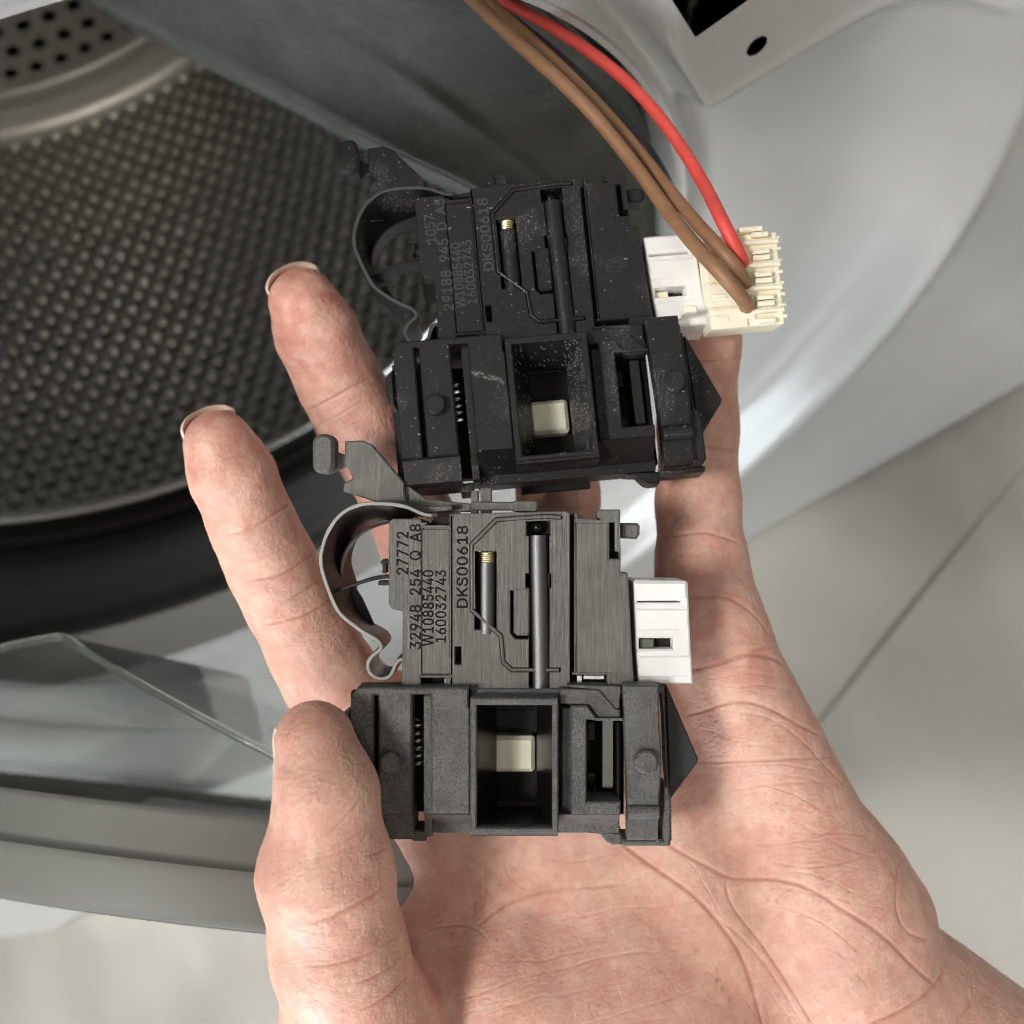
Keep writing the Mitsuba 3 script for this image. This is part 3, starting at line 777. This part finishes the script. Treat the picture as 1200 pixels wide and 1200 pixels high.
ZB = -4.0                                          # face of the main body
wire_path = LineString([(657, 606), (640, 605), (582, 609), (553, 638), (553.5, 715), (587, 745), (590, 776), (600, 785), (655, 785)])
slots = [R(556, 646, 582, 738), R(617, 610, 645, 628), R(620, 626, 644, 812), R(616, 672, 626, 689), R(636, 672, 646, 689), R(668, 600, 673.5, 804),
         Polygon([(598, 692), (602, 692), (602, 741), (606, 745), (618, 745), (621, 741), (621, 690), (625, 690), (625, 742), (619, 749), (604, 749), (598, 742)]),
         R(533, 758, 540.5, 779), R(493, 794.5, 522, 812), R(672, 791, 713, 812), R(494, 599, 527, 619).difference(R(494, 606, 500, 622))]
LBODY = Polygon([(456, 612), (460, 608), (493, 608), (494, 612), (503, 612), (510, 604), (528, 604), (528, 602), (664, 599), (666, 601), (677, 601), (677, 607), (703, 609), (704, 599), (724, 598), (727, 601), (727, 671), (736, 672), (742, 790), (743, 803), (727, 808), (471, 808), (472, 716), (460, 714), (455.5, 708)])
put_parts = []


def part(name, mesh, m, smooth=32):
    n_ = sum(x[0].rsplit('_', 1)[0] == name or x[0] == name for x in put_parts if x[0] == name or x[0][len(name) + 1:].isdigit())
    put_parts.append((f'{name}_{n_:03d}' if n_ else name, mesh, m, smooth))


top = LBODY.difference(unary_union(slots)).difference(wire_path.buffer(2.4)).difference(R(528, 604, 530, 806)).difference(R(674, 612, 675.5, 800))
step = Polygon([(703, 612), (713, 612), (714, 655), (728, 655), (728, 651), (721, 651), (720, 606)])
top = top.difference(Polygon([(714, 612), (720.5, 612), (721, 646), (726.5, 647), (726.5, 655), (714, 655)]))
label_area = Polygon([(494.5, 620), (527, 620), (527, 790), (494.5, 790)])
grooves = label_area.exterior.buffer(.55)
body = cat(solid(mm(top.difference(label_area.buffer(.6)), ZB), -9, ZB, .16), solid(mm(label_area.buffer(-.5).intersection(top), ZB), -8, ZB - .14, .02))
base = ext(LBODY.buffer(-1.5), -20.5, -8.0, .1)
panel_r = ext([(675.5, 613), (712, 613), (712.5, 657), (726, 657), (726.5, 673), (735, 674), (740.5, 789), (713, 789), (676, 789.5)], -6, ZB + .18, .12)
part('body', cat(body, panel_r, ext(R(599, 587, 630, 600, 4), -11, -7.5, .2), ext(R(552, 575, 560, 602), -16, -8.6, .1), ext(R(563, 572, 576, 602), -16, -9.4, .1), ext(R(552, 588, 628, 598.5, 3), -10.5, -8.0, .25),
                 ext([(727, 613), (747, 613), (750, 616), (750, 626), (746, 632), (727, 631)], -11, -6.5, .5), ext(R(700, 597, 727, 607, 2), -8, ZB + .35, .25)), 'B')
part('body__inner_case', base, 'm_dark')
wire = np.array(wire_path.buffer(0.01).exterior.coords)
part('wire_rib', tube(np.vstack([np.linspace(a, b, max(3, int(np.linalg.norm(b - a) / 1.2)), endpoint=False) for a, b in zip(w3[:-1], w3[1:])] + [w3[-1:]]), .36, 8) if (w3 := np.array([PX(x, y, ZB - .05) for x, y in wire_path.coords])) is not None else None, 'B')
part('spring_rod', cat(tube(np.linspace(PX(570.5, 659, ZB - 1.5), PX(570.5, 742, ZB - 1.5), 12), 1.75, 24)), 'C')
part('coil_spring', helix(PX(570.5, 646, ZB - 1.6), PX(570.5, 660, ZB - 1.6), 1.45, 6, .24), 'm_brass')
part('locking_rod', cat(tube(np.linspace(PX(630.5, 627, ZB - 1.3), PX(633.5, 806, ZB - 1.3), 20), 1.95, 28)), 'C')
part('screw', trimesh.creation.icosphere(subdivisions=3, radius=1.35).apply_translation(PX(630, 618, ZB - 2.6)), 'm_gloss')
part('white_slider', ext(R(636, 673, 644, 688), -9, -6.2, .1), 'm_white')
part('tongue_tab', ext(R(602.6, 689, 620.4, 744, 3), -8, ZB + .12, .3), 'B')
for g_, z0_, z1_ in ((R(521, 796, 527, 806), -8.5, -5.2), (R(676.5, 792, 682, 804), -8.5, -5.4), (R(684, 792, 708, 796), -8.5, -6)): part('contact_clip', ext(g_, z0_, z1_, .1), 'N')
for g_ in (R(491, 791.5, 531, 794.3), Polygon([(671, 788), (715.5, 788), (715.5, 804), (712, 804), (712, 791), (671, 791)]), R(493, 615.5, 527, 618.5)): part('rail', ext(g_, -8, ZB + .35, .12), 'B')

# strap spring and lever
S1 = [(506, 604), (493, 601.5), (476, 594), (460, 591), (439, 590), (418, 592.5), (402, 601), (387, 618), (378.5, 639), (375.8, 657.5), (379, 674), (387, 697), (395.5, 715), (414, 732.5), (433, 745), (443, 751.5), (446.5, 759), (439, 766.5), (431.5, 776), (433, 788), (443, 795), (454.5, 794), (461, 785), (465, 776), (474, 773)]
s1 = spline(S1, 150)
zt = -5.5


def ribbon(path, z1, z0, half, lean):
    # a bent strap whose lower edge leans in towards the middle of its loop
    k = np.arange(len(path)) / (len(path) - 1)
    f = lean * sm(.0, .14, k) * (1 - sm(.52, .70, k))[:, None].T[0]
    c = np.array([452, 672.])
    low = path + (c - path) * f[:, None]
    out = []
    for P_, z in ((path, z1), (low, z0)):
        t = np.gradient(P_, axis=0); t /= np.linalg.norm(t, axis=1, keepdims=True); n = np.stack([-t[:, 1], t[:, 0]], 1)
        sc_ = (HELD - z1) / FOC
        for sg in (-1, 1):
            e = P_ + sg * half * n
            out.append(np.stack([(e[:, 0] - 600) * sc_, -(e[:, 1] - 600) * sc_, np.full(len(e), z)], 1))
    a, b, d, e = out                                # top -, top +, low -, low +
    m = len(a); loop = np.stack([a, b, e, d], 1).reshape(-1, 3); fs = []
    for i in range(m - 1):
        for s in range(4):
            p0, p1 = i * 4 + s, i * 4 + (s + 1) % 4
            fs += [(p0, p1, p1 + 4), (p0, p1 + 4, p0 + 4)]
    fs += [(0, 2, 1), (0, 3, 2), (4 * m - 4, 4 * m - 3, 4 * m - 2), (4 * m - 4, 4 * m - 2, 4 * m - 1)]
    r = trimesh.Trimesh(loop, np.array(fs), process=False)
    if r.volume < 0: r.invert()
    return r


strap = ribbon(s1, zt, -21, 2.3, .27)
s2 = spline([(500, 612), (470, 611), (440, 616), (416, 630), (402, 650), (399, 672), (403, 690)], 60)
part('strap_spring__worn_edge', solid(mm(LineString(s1).buffer(1.9, cap_style='flat'), zt), zt - .1, zt + .16, .12), 'G3')  # pale top layer paints the highlight along the strap rim
part('strap_spring', cat(strap, solid(mm(LineString(s2).buffer(1.2), -13), -18.5, -13, .1), solid(mm(LineString(spline([(388, 694), (400, 690.5), (425, 682), (445, 677), (458, 676)], 20)).buffer(2.0), -9), -15, -9, .15),
                         ext([(399, 693), (416, 688), (424, 700), (440, 735), (430, 742), (408, 722)], -18.5, -17.6, .05), ext(R(446, 657, 457, 661, 1), -11, -6.5, .1), ext(R(448, 655, 453, 672, 1), -11, -7.5, .1), ext(R(443, 681, 460, 686, 1), -12, -8, .1)), 'G')
part('lever', cat(ext([(404, 517), (425, 516), (436, 521), (446, 533), (474, 566), (473.5, 572), (477, 594), (484, 600), (470, 600), (452, 592), (402, 576), (403, 566), (413, 561), (409, 550), (404, 545)], -14.5, -11.5, .3),
                  ext([(474, 566), (500, 585), (552, 590), (552, 600), (484, 601), (476, 594)], -17, -13.2, .2), ext([(388, 526), (406, 534), (406, 546), (396, 552), (386, 544)], -14.5, -13, .2), ext([(476, 596), (530, 592), (530, 598), (500, 602)], -13, -9.5, .2)), 'B')
part('lever__knob', ext(R(366, 508, 391.5, 555, 11), -15, -9.2, .7), 'G2')

# the front bracket
zc = 0.0
slot1, slot2 = R(437.5, 815, 443.5, 1000), R(482.5, 814.5, 505, 1000, 0).union(R(482.5, 814.5, 505, 990, 5))
left = Polygon([(411, 818), (419, 806), (549, 806), (549, 828), (551, 831), (551, 955), (505, 955), (505, 990), (411, 990)])
lp = left.difference(slot1).difference(slot2).difference(R(400, 956, 505, 1000))
rt = Polygon([(654, 806.5), (702, 809.5), (717, 830), (727, 830), (727, 955), (654, 955)])
plate_l = ext(lp, -7, zc, .35)
win = R(687.5, 843.5, 731, 939.5)
plate_r = ext(Polygon([(669.5, 827.5), (688.5, 827.5), (700, 843), (731, 843), (727, 955), (669.5, 955)]).difference(win), -8, zc, .3)
upper_r = ext(Polygon([(656, 807), (702, 808.5), (722, 831), (727, 832), (727, 844), (701, 844), (690, 827), (656, 825)]), -9, -1.5, .25)
upper_b = ext(Polygon([(664, 802), (728, 804), (726, 831), (716, 831), (702, 809), (668, 806)]), -9, -2.1, .2)
k0 = HELD / FOC
skirt_l = loft_y(411.5, 483, [(955.2, -.25), (957, -.9), (959, -1.1), (986, -2.2), (989.5, -3.4), (989.5, -15), (955.2, -15)])
skirt_m = loft_y(505.3, 552, [(954.6, -.02), (956.5, -.6), (977, -7.0), (978.5, -9), (978.5, -15), (954.6, -15)])
skirt_r = loft_y(655, 727, [(954.6, -.02), (956.5, -.6), (977, -6.5), (978.5, -9), (978.5, -15), (954.6, -15)])
foot_r = ext([(688, 976), (703, 978), (712, 988), (718, 990.5), (729, 990.5), (729, 976)], -15, -8.5, .4)
slope_f = solid(Polygon([(0, 0), (2.6, 0), (2.6, 1.8), (1.0, 3.2), (0, 3.2)]), 0, 1, .01)
side_l = ext(R(411.5, 817, 549, 950), -15, -6.9, .05, [slot2.buffer(-.5), R(437.8, 816, 443.2, 950)])
side_r = ext(R(658, 829, 686, 953), -15, -2.6, .3)
under = ext(R(650, 815, 731, 954).union(R(411, 811, 560, 951)), -17, -13.5, .05)
strip = loft_y(496, 505, [(815, -2.0), (818, -1.6), (955, -1.6), (966, -3.2), (975, -3.6), (985, -3.4), (988, -4.4), (988, -13), (815, -13)])
part('bracket', cat(plate_l, plate_r, upper_r, upper_b, skirt_l, skirt_m, skirt_r, foot_r, side_l, side_r, strip, ext(R(506, 950, 726, 976), -15.2, -8, .1), ext(R(483, 973, 500, 986, 2), -14, -7, .3), ext(R(551, 807, 657, 820), -10, -3.2, .2),
                    ext([(400, 838), (411.2, 829), (411.2, 880), (402, 873), (399, 858)], -10, -4, .6)), 'K')
part('bracket__inner_floor', cat(under), 'm_dark')
part('bracket__window_bar', cat(loft_y(709, 721.5, [(844, -6.2), (848, -5.4), (930, -5.4), (935, -7), (935, -14), (844, -14)])), 'K2')
part('bracket__window_blade', cat(ext(R(721.8, 846, 727, 933), -12, -4.2, .2), ext(R(688, 846, 698, 868), -13, -8, .2), ext(R(688, 905, 698, 938), -13, -8.5, .2)), 'm_gloss')
# clip plate with hump and boss
clip_o = Polygon([(730.5, 803), (772, 803), (773, 850), (775.5, 875), (775, 905), (769, 990.5), (737, 990.5), (735, 900)])
clip = ext(clip_o.intersection(R(700, 790, 800, 944)), -4.5, .35, .35)
arc = [(952 + 9 * math.cos(a), -.55 + 1.25 * math.sin(a)) for a in np.linspace(0, math.pi, 11)]
hump = loft_y(736.5, 772.3, [(943.6, -4.5), (943.6, -.4)] + [(y, z) for y, z in arc[::-1]] + [(961.6, -1.4), (985, -1.5), (988, -2.0), (990.5, -3.5), (990.5, -6), (961, -6)])
part('clip', cat(clip, hump, ext(R(729, 984, 786, 992, 3), -12, -4.6, .4), ext(R(731, 803, 775, 812), -13, -4.4, .1)), 'K')
part('clip__boss', cat(ext(Point(757.5, 893.5).buffer(13.6, quad_segs=14), -.5, 2.5, .35), ext(Point(757, 892.5).buffer(18.5, quad_segs=14).difference(Point(757, 892.5).buffer(16.2, quad_segs=14)).intersection(R(747, 870, 769, 884)), 0, .5, .08)), 'K')
part('bracket__boss', cat(ext(Point(457, 895.6).buffer(12.6, quad_segs=14), -.5, 2.3, .35), ext(Point(458, 896).buffer(18, quad_segs=14).difference(Point(458, 896).buffer(15.8, quad_segs=14)).intersection(R(445, 872, 471, 884)), -.3, .25, .08)), 'K')
part('spring_arm', cat(ext([(779.5, 923), (783, 923), (787, 938), (787.5, 985), (783, 991.5), (771, 992), (770, 984), (777, 984)], -9, -.9, .5), ext([(773.5, 803), (778.5, 803), (783.5, 922), (781.5, 924), (779, 900), (777, 840)], -12, -8.5, .2)), 'K')
part('wedge', ext([(780, 806), (782, 804.5), (818.5, 890), (816, 896), (785.5, 937), (782.5, 930), (783.5, 900)], -14, -9.3, .3), 'W')

# funnel for the door hook
fz = 1.9
frame = ext(R(551, 818, 654.5, 977, 3).difference(R(559, 826.5, 647, 970)), -8, fz, .3)
o4 = [PX(x, y, fz - .3) for x, y in ((558.6, 826), (647.4, 826), (647.4, 970.4), (558.6, 970.4))]
i4 = [PX(x, y, -11) for x, y in ((582, 829), (629, 829), (629, 944), (582, 944))]
fv = np.array(o4 + i4); ff = []
for a in range(4):
    b = (a + 1) % 4
    ff += [(a, a + 4, b + 4), (a, b + 4, b)]
fun = trimesh.Trimesh(fv, ff, process=False)
fun = cat(fun, trimesh.Trimesh(fv + [0, 0, -.01], np.array(ff)[:, ::-1], process=False))
skirt_f = loft_y(552, 654, [(976, 1.5), (978.5, .6), (979, -15), (970.6, -15), (970.6, 1.5)])
part('funnel', cat(frame, skirt_f), 'K')
part('funnel__throat', fun, 'TH', False)
part('funnel__inner_edge', cat(*[tube(np.array([PX(*a, -10.9), PX(*b, -10.9)]), .12, 6) for a, b in (((584, 832), (627, 832)), ((627, 832), (627, 852)), ((627, 918), (627, 941)), ((585, 941), (627, 941)), ((584, 925), (584, 941)))]), 'm_gloss')
part('latch_tongue', cat(ext(R(576, 863, 627, 905, 5), -18, -13.0, .8), ext(R(576, 863, 590, 903, 3), -17, -13.6, .6)), 'm_tongue')
part('funnel__back', ext(R(562, 810, 646, 968), -18.5, -16.8, .1), 'm_dark', False)
part('bracket__coil_spring', helix(PX(489, 842, -8), PX(491, 895, -8), 1.5, 6, .38), 'C2')

# white plug socket on the right
zw = -6.0
sock = Polygon([(742, 682), (745, 680), (803, 681), (806, 683), (810, 770), (812, 801), (748, 801), (745, 760)])
sw = cat(ext(sock.difference(R(747, 704, 798, 706.5)).difference(R(749, 748, 789, 761)), -17.5, zw, .35),
         ext(Polygon([(743, 682.5), (804, 682.5), (805.5, 703), (743.5, 704.5)]), -10, zw + .55, .3), ext(Polygon([(745, 713.5), (807, 714), (808, 738.5), (745.5, 739.5)]), -10, zw + .5, .3), ext(Polygon([(748, 769.5), (810, 768.5), (811.5, 793), (749, 794)]), -10, zw + .6, .3))
part('plug_socket', sw, 'm_white')
part('plug_socket__contact', ext(R(750, 749, 766, 760), -12, -8.0, .1), 'E')
part('plug_socket__window', ext(R(748, 747, 790, 762), -13, -10.5, .05), 'm_dark')

mat('m_bracket_bar', pr((.11, .108, .098), .35, .5))
mat('m_contact', pr((.12, .13, .11), .4, .4))
TEXTS = {0: [('27772', 465, 478.5, 675, 623), ('32948  254  Q  A8', 480.5, 493, 762, 614), ('W10885440', 495.5, 508, 757.5, 668), ('160032743', 510.5, 522.5, 754.5, 668), ('DKS00618', 535.5, 548, 714, 616)],
         1: [('1057', 466, 479, 672, 632), ('29188  945  D  A5', 481, 493.5, 762, 612), ('W10885440', 496.5, 508.5, 758, 672), ('160032743', 511, 523, 756, 670), ('DKS00618', 535.5, 548, 714, 616)]}
LOOK = {0: dict(TH='m_gloss', N='m_white', B='m_body', K='m_carrier', K2='m_bracket_bar', C='m_chrome', C2='m_steel', G='m_strap', G3='m_strap_glint', G2='m_carrier', W='m_dark_plastic', E='m_contact'),
        1: dict(TH='m_throat_dusty', N='m_dusty', B='m_dusty', K='m_dusty', K2='m_dusty', C='m_dusty', C2='m_steel', G='m_dusty', G3='m_glint_upper', G2='m_dusty', W='m_dusty', E='m_cream')}
mat('m_dark_plastic', pr((.022, .021, .020), .55, .4))
from scipy.spatial.transform import Rotation
A4 = np.eye(4); A4[:3, :3] = Rotation.from_euler('xyz', np.radians([-7.707, 1.585, 5.178])).as_matrix()
O4 = np.array([0, -(893 - 600) / FOC * HELD, 0])
A4[:3, 3] = np.array([7.725, 23.982, -13.554]) - A4[:3, :3] @ O4
UPPER = T((H4 @ A4).tolist())
PLY = {}
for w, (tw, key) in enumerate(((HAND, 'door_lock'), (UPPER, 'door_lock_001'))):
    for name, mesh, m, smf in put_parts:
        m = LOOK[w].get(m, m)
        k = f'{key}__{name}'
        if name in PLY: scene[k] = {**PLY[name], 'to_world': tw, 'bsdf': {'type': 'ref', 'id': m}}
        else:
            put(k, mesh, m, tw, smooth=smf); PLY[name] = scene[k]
    for s, xl, xr, ys, ye in TEXTS[w]:
        z_ = ZB - .14 if 494.5 < xl < 527 else ZB
        put(f'{key}__lettering', dt(s, xl, xr, ys, ye, z_), 'm_etch' if w else 'm_ink', tw, smooth=False)
labels['door_lock'] = {'label': 'cleaner black plastic door lock with painted grey sheen and empty white socket, lying on the palm under the thumb', 'category': 'door lock', 'group': 'washing machine door locks'}
labels['door_lock_001'] = {'label': 'dusty black plastic door lock with wires plugged in, lying on the fingertips', 'category': 'door lock', 'group': 'washing machine door locks'}
labels['door_lock__latch_tongue'] = {'label': 'cream plastic latch tongue'}
labels['door_lock__plug_socket'] = {'label': 'empty white plug socket'}
labels['door_lock_001__plug_socket'] = {'label': 'white plug socket filled by a cream plug'}

# ------------------------------------------------------------------ the cream plug with its wires
zp = -15.5


def q4(pts, z0, z1, b=.2): return ext(pts, z0, z1, b)


pa, pb = np.array([828., 330.]), np.array([914., 322.])                 # along the plug
PC = affinity


def rot(g): return affinity.rotate(g, -5.2, origin=(870, 328))          # photograph y runs down


def pext(x0, y0, x1, y1, z0, z1, r=0, b=.2): return ext(rot(R(x0, y0, x1, y1, r)), z0, z1, b)


hous = [pext(829, 275, 915, 383, -27, zp - 1.2, 1, .3), pext(829, 360, 872, 383, -20, zp, 1), pext(829, 330, 862, 357, -20, zp, 1), pext(829, 300, 858, 327, -20, zp, 1)]
for y in (285, 312, 339, 366): hous.append(pext(866, y - 2.6, 917, y + 2.6, -22, zp + .5, 0, .3))
for y in (276, 296, 303, 323, 330, 350, 357, 377): hous.append(pext(886, y - 2.8, 906, y + 2.8, -22, zp + 1.1, 1, .35))
for y in (282, 295, 309, 322, 335, 348, 361, 374): hous.append(pext(912, y - 2, 919, y + 2, -25, zp - .4 - .3 * (y % 2), 1, .2))
for y in (317, 344, 371): hous.append(pext(868, y - 5, 882, y + 3, -22, zp + .25, 1, .2))
for y in (345, 371): hous.append(pext(834, y - 3, 850, y + 3, -20, zp + .35, 0, .15))
hous += [pext(872, 266, 900, 272, -22, zp + 1.3, 1, .4), pext(800, 352, 814, 360, -20, -14.2, 1)]
put('wiring_plug__housing', cat(*hous), 'm_cream')


def insul(c1, c2, f):
    def fn(p, n, uv):
        v = mikit.fbm(p.x * 260, p.y * 260, p.z * 260, 3)
        return mikit.mix(c1, c2, v)
    return pr(mikit.proc(fn), .5, .45)


mat('m_brown', insul((.20, .098, .048), (.30, .16, .085), 0)); mat('m_red', insul((.62, .055, .045), (.74, .10, .08), 0)); mat('m_slate', pr((.035, .040, .044), .5, .4))


def wire_(pts, r, m, key='wiring_plug__wire', label=None):
    p = np.array([PX(*c) for c in pts]); s = spline(p, 140)
    put(key, tube(s, r, 18), m, smooth=50, label=label)


wire_([(470, -70, -44), (548, -6, -42), (600, 44, -40), (680, 118, -34), (757, 212, -28), (822, 296, -13), (856, 333, -9.5), (870, 350, -12), (873, 362, -18)], 1.58, 'm_brown', label='brown wire nearest the camera')
wire_([(490, -76, -52), (562, -8, -50), (628, 52, -47), (704, 126, -42), (776, 212, -30), (836, 283, -13), (862, 313, -11), (870, 325, -13), (872, 336, -19)], 1.45, 'm_brown', label='brown wire running behind the front one')
wire_([(500, -56, -60), (578, -6, -58), (650, 34, -54), (726, 88, -48), (784, 152, -38), (828, 222, -25), (853, 272, -13), (864, 294, -13), (867, 306, -20)], 1.45, 'm_red', label='red wire')
wire_([(540, -20, -62), (614, 36, -57), (698, 108, -52), (758, 176, -50), (781, 216, -58), (782, 245, -80)], 1.6, 'm_slate', label='dark grey wire behind the brown ones')
labels['wiring_plug'] = {'label': 'cream plug with two brown wires and a red wire, in the upper lock', 'category': 'plug'}
